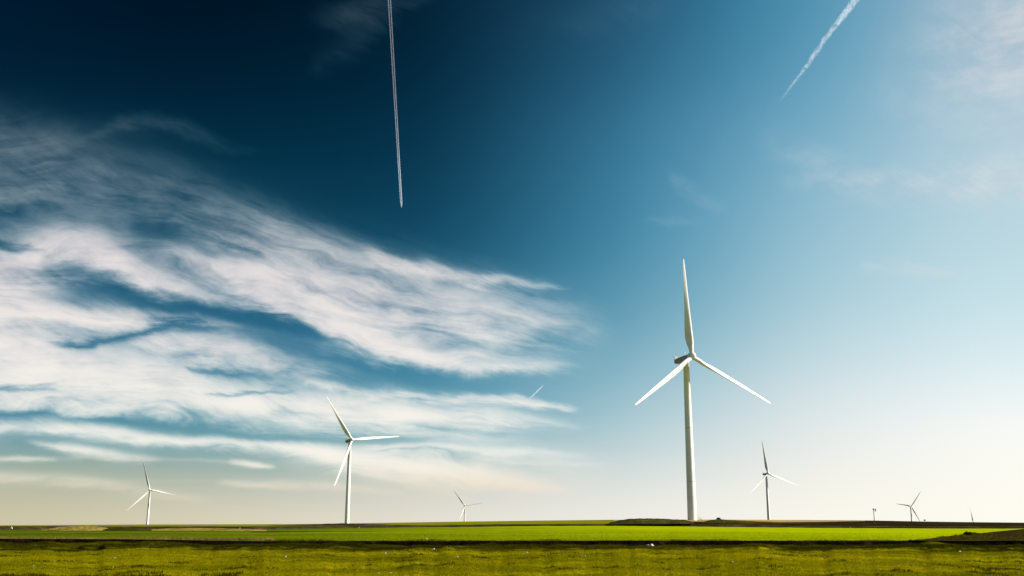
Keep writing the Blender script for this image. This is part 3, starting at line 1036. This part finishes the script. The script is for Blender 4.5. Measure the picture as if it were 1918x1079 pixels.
def make_turbine():
    root = bpy.data.objects.new('wind_turbine', None)
    root.empty_display_size = 5
    COL.objects.link(root)
    bm = bmesh.new()
    H = HUB_H - 1.5
    add_lathe(bm, [(2.0, -4.0), (2.0, 0.0), (1.97, 4), (1.8, 24), (1.56, 48), (1.3, H - 0.4), (1.36, H - 0.38), (1.36, H)], 48)
    tower = bm_obj('tower', bm, M_WHITE, root, True)
    for z in (16.5, 40.0):
        bm = bmesh.new()
        r = np.interp(z, [4, 24, 48, H], [1.97, 1.8, 1.56, 1.3]) + 0.012
        add_lathe(bm, [(r, z - 0.09), (r, z + 0.09)], 48)
        bm_obj('flange_seam', bm, M_DOOR, tower, True)
    bm = bmesh.new()
    A = Matrix.Rotation(R(62), 4, 'Z')
    add_box(bm, (A @ Vector((0, -1.97, 2.3))), (0.95, 0.12, 2.1), A, 0.03)
    bm_obj('door', bm, M_DOOR, tower)
    bm = bmesh.new()
    for i in range(6):
        add_box(bm, A @ Vector((0, -2.35 - 0.28 * i, 1.1 - 0.2 * i)), (1.1, 0.3, 0.06), A)
    for s in (-1, 1):
        add_rod(bm, A @ Vector((0.52 * s, -2.45, 2.1)), A @ Vector((0.52 * s, -4.1, 0.9)), 0.04, 0.04, 6)
        add_rod(bm, A @ Vector((0.52 * s, -2.5, 1.1)), A @ Vector((0.52 * s, -2.5, 2.1)), 0.04, 0.04, 6)
        add_rod(bm, A @ Vector((0.52 * s, -4.05, 0)), A @ Vector((0.52 * s, -4.05, 0.95)), 0.04, 0.04, 6)
        add_box(bm, A @ Vector((0.56 * s, -3.3, 0.55)), (0.05, 1.9, 0.14), A @ Matrix.Rotation(R(33), 4, 'X'))
    bm_obj('steps', bm, M_WHITE, tower)
    # nacelle, tilted with the shaft
    T = Matrix.Translation((0, 0, HUB_H)) @ Matrix.Rotation(-TILT, 4, 'X')
    secs = [(-2.6, 1.0, 0.95, 0.05), (-2.0, 1.2, 1.0, 0.05), (0, 1.35, 1.1, 0.0), (3, 1.38, 1.12, -0.12), (5.4, 1.38, 1.15, -0.2), (6.5, 1.3, 1.08, -0.24), (7.2, 1.1, 0.88, -0.22), (7.6, 0.65, 0.5, -0.2)]
    bm = bmesh.new()
    rings = []
    for y, hw, hh, dz in secs:
        ring = []
        for i in range(24):
            a = 2 * math.pi * i / 24
            ca, sa = math.cos(a), math.sin(a)
            e = 0.45
            ring.append(bm.verts.new(T @ Vector((hw * math.copysign(abs(ca) ** e, ca), y, dz + hh * math.copysign(abs(sa) ** e, sa)))))
        rings.append(ring)
    for p, q in zip(rings, rings[1:]):
        for i in range(24):
            bm.faces.new((p[i], p[(i + 1) % 24], q[(i + 1) % 24], q[i]))
    bm.faces.new(rings[0][::-1])
    bm.faces.new(rings[-1])
    nac = bm_obj('nacelle', bm, M_NACELLE, root, True)
    bm = bmesh.new()
    add_box(bm, T @ Vector((0, 7.1, 1.55)), (1.9, 0.3, 1.7), Matrix.Rotation(-TILT, 4, 'X') @ Matrix.Rotation(R(-8), 4, 'X'), 0.06)
    bm_obj('cooler', bm, M_METAL, nac)
    bm = bmesh.new()
    add_rod(bm, T @ Vector((0.5, 1.0, 1.0)), T @ Vector((0.5, 1.0, 3.0)), 0.07, 0.05, 8)
    add_rod(bm, T @ Vector((0.0, 1.0, 2.8)), T @ Vector((1.0, 1.0, 2.8)), 0.05, 0.05, 8)
    add_rod(bm, T @ Vector((0.0, 1.0, 2.8)), T @ Vector((0.0, 1.0, 3.15)), 0.12, 0.12, 8)
    bm_obj('wind_vane', bm, M_WHITE, nac)
    bm = bmesh.new()
    M = T @ Matrix.Translation((0, -OVER, 0)) @ Matrix.Rotation(math.pi / 2, 4, 'X')
    add_lathe(bm, [(1.1, -1.5), (1.5, -1.35), (1.6, -0.6), (1.6, 0.5), (1.4, 1.2), (0.95, 1.75), (0.4, 2.0), (0.05, 2.08)], 36, M)
    bm_obj('spinner', bm, M_WHITE, root, True)
    V, F = blade_mesh()
    me = bpy.data.meshes.new('blade')
    me.from_pydata(V, [], F)
    me.update()
    me.polygons.foreach_set('use_smooth', [True] * len(me.polygons))
    me.materials.append(M_WHITE)
    for k in range(3):
        o = bpy.data.objects.new('blade', me)
        COL.objects.link(o)
        o.parent = root
        o.matrix_basis = blade_matrix(2 * math.pi * k / 3)
    return root


def copy_tree(o, parent=None):
    c = o.copy()
    COL.objects.link(c)
    if parent:
        c.parent = parent
    for ch in [x for x in bpy.data.objects if x.parent == o]:
        copy_tree(ch, c)
    return c


TURBINES = [  # hub x, depth, hub z, yaw, rotor angle, label
    (80.9, 451.3, 74.7, 29.7, -3.7, 'largest white wind turbine, nearest, standing beside the dark grassy mound'),
    (-141.0, 900.6, 72.8, 33.8, -35.6, 'second largest wind turbine, left of centre in front of the cloud bands'),
    (-569.5, 1625.0, 52.0, 13.0, -16.7, 'leftmost small wind turbine, just right of the dry grass mound'),
    (-114.0, 2510.0, 41.3, 10.0, -37.5, 'tiny wind turbine sunk behind the green crest between the two tallest turbines'),
    (344.4, 1386.0, 65.85, 19.0, -8.6, 'small wind turbine just right of the largest one, above the tan stubble'),
    (1006.0, 2613.0, 41.5, 128.0, -37.8, 'tiny backlit wind turbine between the dark pole and the lone blade'),
    (0, 0, 0, 30.0, -12.0, 'farthest turbine, only one blade showing above the dark horizon at far right'),
]
g = at(1823.5, 979.0, 2950.0)
TURBINES[6] = (g.x, g.y, g.z, 30.0, -12.5, TURBINES[6][5])
proto = make_turbine()
roots = [proto] + [copy_tree(proto) for _ in TURBINES[1:]]
for root, (hx, hy, hz, yaw, phi, lab) in zip(roots, TURBINES):
    a = R(yaw)
    root.rotation_euler = (0, 0, a)
    bx, by, bz = hx - OVER * math.sin(a), hy + OVER * math.cos(a), hz - HUB_H
    root.location = (bx, by, bz)
    tag(root, lab, 'wind turbine', 'wind turbines of the wind farm')
    k = 0
    for ch in [x for x in bpy.data.objects if x.parent == root and x.name.startswith('blade')]:
        ch.matrix_basis = blade_matrix(R(phi) + 2 * math.pi * k / 3)
        k += 1
    if by > 1000:
        BUMPS.append((bx, by, bz - 0.2, 220.0))
valley()


# ------------------------------------------------------------------ contrails, about nine kilometres up
def vapour_mat(name, length, fade, dens, scale, patchy):
    m, t, b = new_mat(name)
    t.nodes.remove(b)
    tc = t.nodes.new('ShaderNodeTexCoord')
    s = t.nodes.new('ShaderNodeSeparateXYZ')
    t.links.new(tc.outputs['Object'], s.inputs[0])
    z = X(t, s.outputs[2]) / length
    n1 = noise(t, tc.outputs['Object'], scale, 5, 0.62)
    a = z.curve(fade) * dens
    a = (a + (n1 - 0.5) * patchy * a * 2.0).clamp()
    lw = t.nodes.new('ShaderNodeLayerWeight')
    lw.inputs['Blend'].default_value = 0.5
    thick = (X(t, lw.outputs['Facing']) * -1.0 + 1.0).pow(0.55)
    a = a * thick
    df = t.nodes.new('ShaderNodeBsdfDiffuse')
    df.inputs['Color'].default_value = (.82, .90, 1.0, 1)
    tl = t.nodes.new('ShaderNodeBsdfTranslucent')
    tl.inputs['Color'].default_value = (.82, .90, 1.0, 1)
    mx = t.nodes.new('ShaderNodeMixShader')
    mx.inputs[0].default_value = 0.5
    t.links.new(df.outputs[0], mx.inputs[1])
    t.links.new(tl.outputs[0], mx.inputs[2])
    tr = t.nodes.new('ShaderNodeBsdfTransparent')
    m2 = t.nodes.new('ShaderNodeMixShader')
    t.links.new(a.s, m2.inputs[0])
    t.links.new(tr.outputs[0], m2.inputs[1])
    t.links.new(mx.outputs[0], m2.inputs[2])
    t.links.new(m2.outputs[0], t.nodes['Material Output'].inputs['Surface'])
    return m


def sky_pt(px, py, alt):
    r = ray(px, py)
    return Vector((0, 0, CAM_H)) + r * ((alt - CAM_H) / r.z)


def trail(name, a, b, rad, m, parent=None, lumps=0.0, seed=1, rings=160, off=0.0, pinch=0.0):
    """a tube of vapour from a (tip) to b in its own frame, z along the flight path"""
    d = b - a
    Ln = d.length
    q = d.to_track_quat('Z', 'Y')
    n = 14
    V, F = [], []
    T = np.linspace(0, 1, rings)
    for i, tt in enumerate(T):
        rr = np.interp(tt, [p[0] for p in rad], [p[1] for p in rad])
        ox = off * (1 - (1 - min(1, tt / pinch)) ** 2 if pinch else 1)
        for k in range(n):
            an = 2 * math.pi * k / n
            f = 1.0
            if lumps:
                f += lumps * 2 * float(fbm(np.array(tt * Ln / 260.0 + 10 * math.cos(an) * .12), np.array(math.sin(an) * 1.2 + seed), seed, 4, .6))
                oy = lumps * rr * 1.2 * float(fbm(np.array(tt * Ln / 400.0), np.array(seed + 3.3), seed + 5, 3))
            else:
                oy = 0
            V.append((ox + rr * f * math.cos(an) + oy, rr * f * math.sin(an), tt * Ln))
    for i in range(rings - 1):
        for k in range(n):
            F.append((i * n + k, i * n + (k + 1) % n, (i + 1) * n + (k + 1) % n, (i + 1) * n + k))
    o = mesh_obj(name, V, F, m, parent)
    if parent is None:
        o.location = a
        o.rotation_mode = 'QUATERNION'
        o.rotation_quaternion = q
    return o, Ln


a, b = sky_pt(752, 389, 9000), sky_pt(727, -40, 9000)
root = bpy.data.objects.new('contrail', None)
COL.objects.link(root)
root.location = a
root.rotation_mode = 'QUATERNION'
root.rotation_quaternion = (b - a).to_track_quat('Z', 'Y')
tag(root, 'long thin twin contrail dropping from the top edge into dark sky', 'contrail', 'contrails in the sky')
mt = vapour_mat('fresh_vapour', (b - a).length, [(0, .5), (.03, 1), (.22, .9), (.4, .5), (.7, .28), (1, .24)], 0.95, 0.002, 0.05)
for s in (-1, 1):
    trail('vapour_trail', a, b, [(0, 5), (.03, 14), (.3, 11), (1, 8.5)], mt, root, off=s * 19.0, pinch=0.06)

a, b = sky_pt(1456, 196, 9000), sky_pt(1612, -14, 9000)
mp = vapour_mat('spreading_vapour', (b - a).length, [(0, 0), (.1, .16), (.3, .38), (.6, .55), (1, .72)], 0.36, 0.009, 2.6)
o, _ = trail('contrail', a, b, [(0, 10), (.12, 24), (.4, 46), (1, 66)], mp, None, lumps=0.75, seed=5, rings=260)
tag(o, 'broad puffy contrail slanting to the top edge on the right', 'contrail', 'contrails in the sky')

a, b = sky_pt(990, 749, 9000), sky_pt(1018.5, 720.5, 9000)
ms = vapour_mat('short_vapour', (b - a).length, [(0, .3), (.3, .9), (.7, .9), (1, .35)], 0.95, 0.002, 0.2)
o, _ = trail('contrail', a, b, [(0, 20), (.35, 50), (.75, 44), (1, 16)], ms, None)
tag(o, 'short bright contrail low between the cloud tips and the largest turbine', 'contrail', 'contrails in the sky')

a, b = sky_pt(951, 797, 9000), sky_pt(959.5, 785.5, 9000)
ms = vapour_mat('faint_vapour', (b - a).length, [(0, .1), (.4, .6), (.8, .6), (1, .1)], 0.6, 0.002, 0.3)
o, _ = trail('contrail', a, b, [(0, 12), (.4, 40), (.8, 36), (1, 12)], ms, None)
tag(o, 'tiny faint contrail scrap over the pale cloud band, lowest of the contrails', 'contrail', 'contrails in the sky')


# ------------------------------------------------------------------ small things on the land
def pole_thing():
    d = 418.0
    foot = at(1638.3, 984.5, d)
    top = at(1636.0, 952.5, d)
    root = bpy.data.objects.new('marker_pole', None)
    COL.objects.link(root)
    root.location = foot
    tag(root, 'thin dark leaning pole with an oval head, on the ploughed slope', 'pole')
    v = top - foot
    bm = bmesh.new()
    add_rod(bm, (0, 0, -0.3), v, 0.16, 0.11, 10)
    bm_obj('pole', bm, M_DARKWOOD, root)
    bm = bmesh.new()
    add_box(bm, v + Vector((-0.08, 0, -0.35)), (0.42, 0.25, 0.8), None, 0.05)
    bm_obj('pole_cap', bm, M_DARKWOOD, root)
    bm = bmesh.new()
    add_rod(bm, v + Vector((0, 0, -0.3)), v + Vector((0.75, 0, -0.35)), 0.035, 0.035, 6)
    bm_obj('bracket', bm, M_METAL, root)
    bm = bmesh.new()
    bmesh.ops.create_uvsphere(bm, u_segments=16, v_segments=10, radius=1.0, matrix=Matrix.Translation(v + Vector((0.72, 0, -0.62))) @ Matrix.Rotation(R(8), 4, 'Y') @ Matrix.Diagonal((0.24, 0.22, 0.62, 1)))
    bm_obj('head', bm, M_METAL, root, True)
    bm = bmesh.new()
    add_box(bm, (0.12, -0.25, 0.9), (0.35, 0.06, 0.45), None, 0.02)
    bm_obj('plate', bm, M_SCRAP, root)


pole_thing()


def crumple(name, size, m, seed, flat=0.7, parent=None):
    """a crumpled scrap or a broken stone"""
    r = random.Random(seed)
    bm = bmesh.new()
    bmesh.ops.create_icosphere(bm, subdivisions=2, radius=0.5)
    for v in bm.verts:
        n = float(fbm(np.array(v.co.x * 2.3 + seed), np.array(v.co.y * 2.3 + v.co.z * 1.7), seed, 3, .6))
        v.co *= 1 + 1.1 * n
        v.co.x *= size[0]
        v.co.y *= size[1]
        v.co.z *= size[2]
        v.co.z = max(v.co.z, -0.3 * size[2])
    return bm_obj(name, bm, m, parent)


def on_ground(px, py):
    for V in (V_meadow, V_verge, V_field):
        d = depth_at(V, px, py)
        if d:
            return at(px, py, d)
    return at(px, py, 97.0)


SCRAPS = [  # photo x, y, width and height in photo units, label
    (66, 1023.5, 4, 4, 'white scrap below the ditch, leftmost of those near the dark bank'),
    (17, 1055, 4, 4, 'white scrap at the left edge of the meadow'),
    (63, 1060.5, 4, 4, 'pale scrap second from the left edge, low in the meadow'),
    (216, 1046, 8, 3, 'broken pale stone pile in the meadow below the leftmost turbine'),
    (212, 1063, 4, 3, 'pale scrap just below the broken stone pile'),
    (448, 1031, 4, 3, 'tiny pale scrap below the gap in the ditch bank'),
    (535, 1045, 4, 6, 'thin upright pale scrap left of the second largest turbine in the meadow'),
    (534, 1025.5, 8, 2, 'flat pale sliver lying at the ditch edge left of the second largest turbine'),
    (722, 1038, 5, 6, 'upright pale scrap right of the second largest turbine in the meadow'),
    (812, 1029.5, 7, 4, 'white scrap at the dark ditch edge, between the second largest and the tiny sunken turbine'),
    (857, 1045, 4, 6, 'bright white scrap in the meadow below the tiny sunken turbine'),
    (799, 1011, 4, 4, 'pale tuft of litter on the crop edge above the ditch'),
    (709, 1075, 5, 4, 'white scrap at the bottom edge, left one of a pair'),
    (732, 1074, 4, 4, 'white scrap at the bottom edge, right one of a pair'),
    (987, 1036, 5, 4, 'pale scrap in the meadow right of the picture centre'),
    (1096, 1043, 4, 4, 'small white scrap in the meadow left of the big white sack'),
    (1557, 1074, 4, 4, 'pale scrap at the bottom edge below the small right turbine'),
    (1797, 1034, 8, 4, 'pale flat scrap in the meadow below the ploughed corner'),
    (1912, 1069, 7, 4, 'pale scrap in the bottom right corner of the meadow'),
    (1639, 1061, 4, 2, 'faint pale scrap in the meadow below the dark pole'),
    (1372, 1053, 8, 2, 'tan flat scrap in the meadow below the bank by the largest turbine'),
]
for i, (px, py, w, h, lab) in enumerate(SCRAPS):
    P = on_ground(px, py)
    k = 0.68 * P.y / FPX
    o = crumple('white_scrap', (w * k, w * k * 0.8, h * k), M_SCRAP if i % 3 else M_STONE, 100 + i)
    o.location = P + Vector((0, 0, h * k * 0.3))
    tag(o, lab, 'scrap', 'pale scraps lying on the grass')

# the big white sack at the ditch
P = at(1220, 1026.2, 95.0)
root = bpy.data.objects.new('white_sack', None)
COL.objects.link(root)
root.location = P
tag(root, 'big white sack lying at the dark ditch edge below the largest turbine', 'sack')
bm = bmesh.new()
add_box(bm, (0, 0, 0.17), (0.42, 0.35, 0.34), Matrix.Rotation(R(12), 4, 'Y'), 0.1)
for v in bm.verts:
    v.co += Vector((1, 1, 1)) * float(fbm(np.array(v.co.x * 6), np.array(v.co.z * 6 + v.co.y * 3), 7, 3)) * 0.12
bm_obj('body', bm, M_SCRAP, root, True)
bm = bmesh.new()
add_rod(bm, (-0.18, 0, 0.2), (-0.5, 0.05, 0.26), 0.09, 0.03, 8)
bm_obj('tied_neck', bm, M_SCRAP, root, True)


def small_thing(name, px, py, d, parts, lab, cat):
    root = bpy.data.objects.new(name, None)
    COL.objects.link(root)
    root.location = at(px, py, d)
    tag(root, lab, cat)
    k = d / FPX
    for pn, kind, c, s, m in parts:
        bm = bmesh.new()
        c = Vector(c) * k
        if kind == 'box':
            add_box(bm, c, Vector(s) * k, None, 0.15 * k * min(s))
        else:
            add_rod(bm, c, c + Vector((0, 0, s[2] * k)), s[0] * k * 0.5, s[0] * k * 0.4, 10)
        bm_obj(pn, bm, m, root)
    return root


small_thing('marker_stone', 20.5, 990.5, 236.0, [('base', 'box', (0, 0, 1.2), (5, 3, 2.6), M_SCRAP), ('stub', 'rod', (0.5, 0, 1.8), (1.5, 1.5, 2.6), M_SCRAP)],
            'white marker stone with a short stub, far left below the horizon', 'marker')
small_thing('culvert_head', 668, 990.6, 372.0, [('pipe', 'box', (-2.2, 0, 1.2), (5, 3, 3), M_METAL), ('end_wall', 'box', (3, 0, 1.3), (4.5, 3, 3.4), M_SCRAP)],
            'low block half dark half white at the field edge beside the second largest turbine', 'block')
small_thing('marker_post', 1732.5, 979.5, 500.0, [('post', 'rod', (0, 0, -2), (1.1, 1, 7), M_SCRAP), ('head', 'box', (0, 0, 5), (3.6, 2, 2.0), M_METAL)],
            'short marker post with a dark head on the dark horizon at right', 'marker')
small_thing('field_marker', 1593, 990.5, 372.0, [('post', 'rod', (0, 0, -1), (1.2, 1, 3.5), M_SCRAP), ('cap', 'box', (0, 0, 2.8), (1.9, 1.4, 1.2), M_SCRAP)],
            'tiny white marker on the top edge of the lime green crop', 'marker')
small_thing('boundary_marker', 449, 991.6, 262.0, [('post', 'rod', (0, 0, -1), (1.1, 1, 3.6), M_SCRAP), ('cap', 'box', (0, 0, 2.8), (1.6, 1.4, 1.2), M_SCRAP)],
            'tiny white marker on the dry grass ridge right of the leftmost turbine', 'marker')
small_thing('track_marker', 1082, 983.6, 424.0, [('post', 'rod', (0, 0, -1), (1.1, 1, 3.6), M_SCRAP), ('cap', 'box', (0, 0, 2.8), (1.7, 1.4, 1.2), M_SCRAP)],
            'tiny white marker by the dark track left of the grassy mound', 'marker')
small_thing('ditch_marker', 1727.5, 1010.6, 108.0, [('post', 'rod', (0, 0, -1), (1.2, 1, 3.4), M_STONE), ('cap', 'box', (0, 0, 2.6), (2.2, 1.6, 1.6), M_STONE)],
            'tiny pale marker where the ploughed corner meets the crop', 'marker')

o = crumple('white_bag', (8 * 98 / FPX, .3, 3 * 98 / FPX), M_SCRAP, 301)
o.location = at(1701, 1022.3, 96.6)
tag(o, 'pale blue-white bag lying in the ditch left of the crossing', 'bag')


def bush(px, py_foot, py_top, d, w, lab, seed):
    r = np.random.default_rng(seed)
    root = bpy.data.objects.new('bush', None)
    COL.objects.link(root)
    root.location = at(px, py_foot, d)
    tag(root, lab, 'bush')
    hgt = (py_foot - py_top) * d / FPX
    wid = w * d / FPX
    bm = bmesh.new()
    for i in range(7):
        add_rod(bm, (0, 0, -0.1), (r.uniform(-.4, .4) * wid, r.uniform(-.3, .3) * wid, hgt * r.uniform(.5, .85)), 0.03, 0.01, 5)
    bm_obj('stems', bm, M_DARKWOOD, root)
    N = 700
    V, F = [], []
    for i in range(N):
        p = r.normal(0, 1, 3)
        p /= np.linalg.norm(p)
        p *= r.uniform(.35, 1) * (1 + .35 * float(fbm(np.array(p[0] * 2), np.array(p[2] * 2 + seed), seed, 3)))
        c = np.array([p[0] * wid * .5, p[1] * wid * .4, hgt * .5 + p[2] * hgt * .5])
        s = r.uniform(.05, .11)
        a, b2 = r.normal(0, s, 3), r.normal(0, s, 3)
        V += [c - a, c + b2, c + a, c - b2]
        F.append((4 * i, 4 * i + 1, 4 * i + 2, 4 * i + 3))
    mesh_obj('foliage', V, F, M_WEED, root, False)


bush(1346, 973.8, 969.8, 428, 8, 'small dark bush on top of the bank right of the largest turbine', 3)
bush(1813, 1000.8, 997.8, 150, 15, 'low dark scrub on the edge of the ploughed corner', 4)
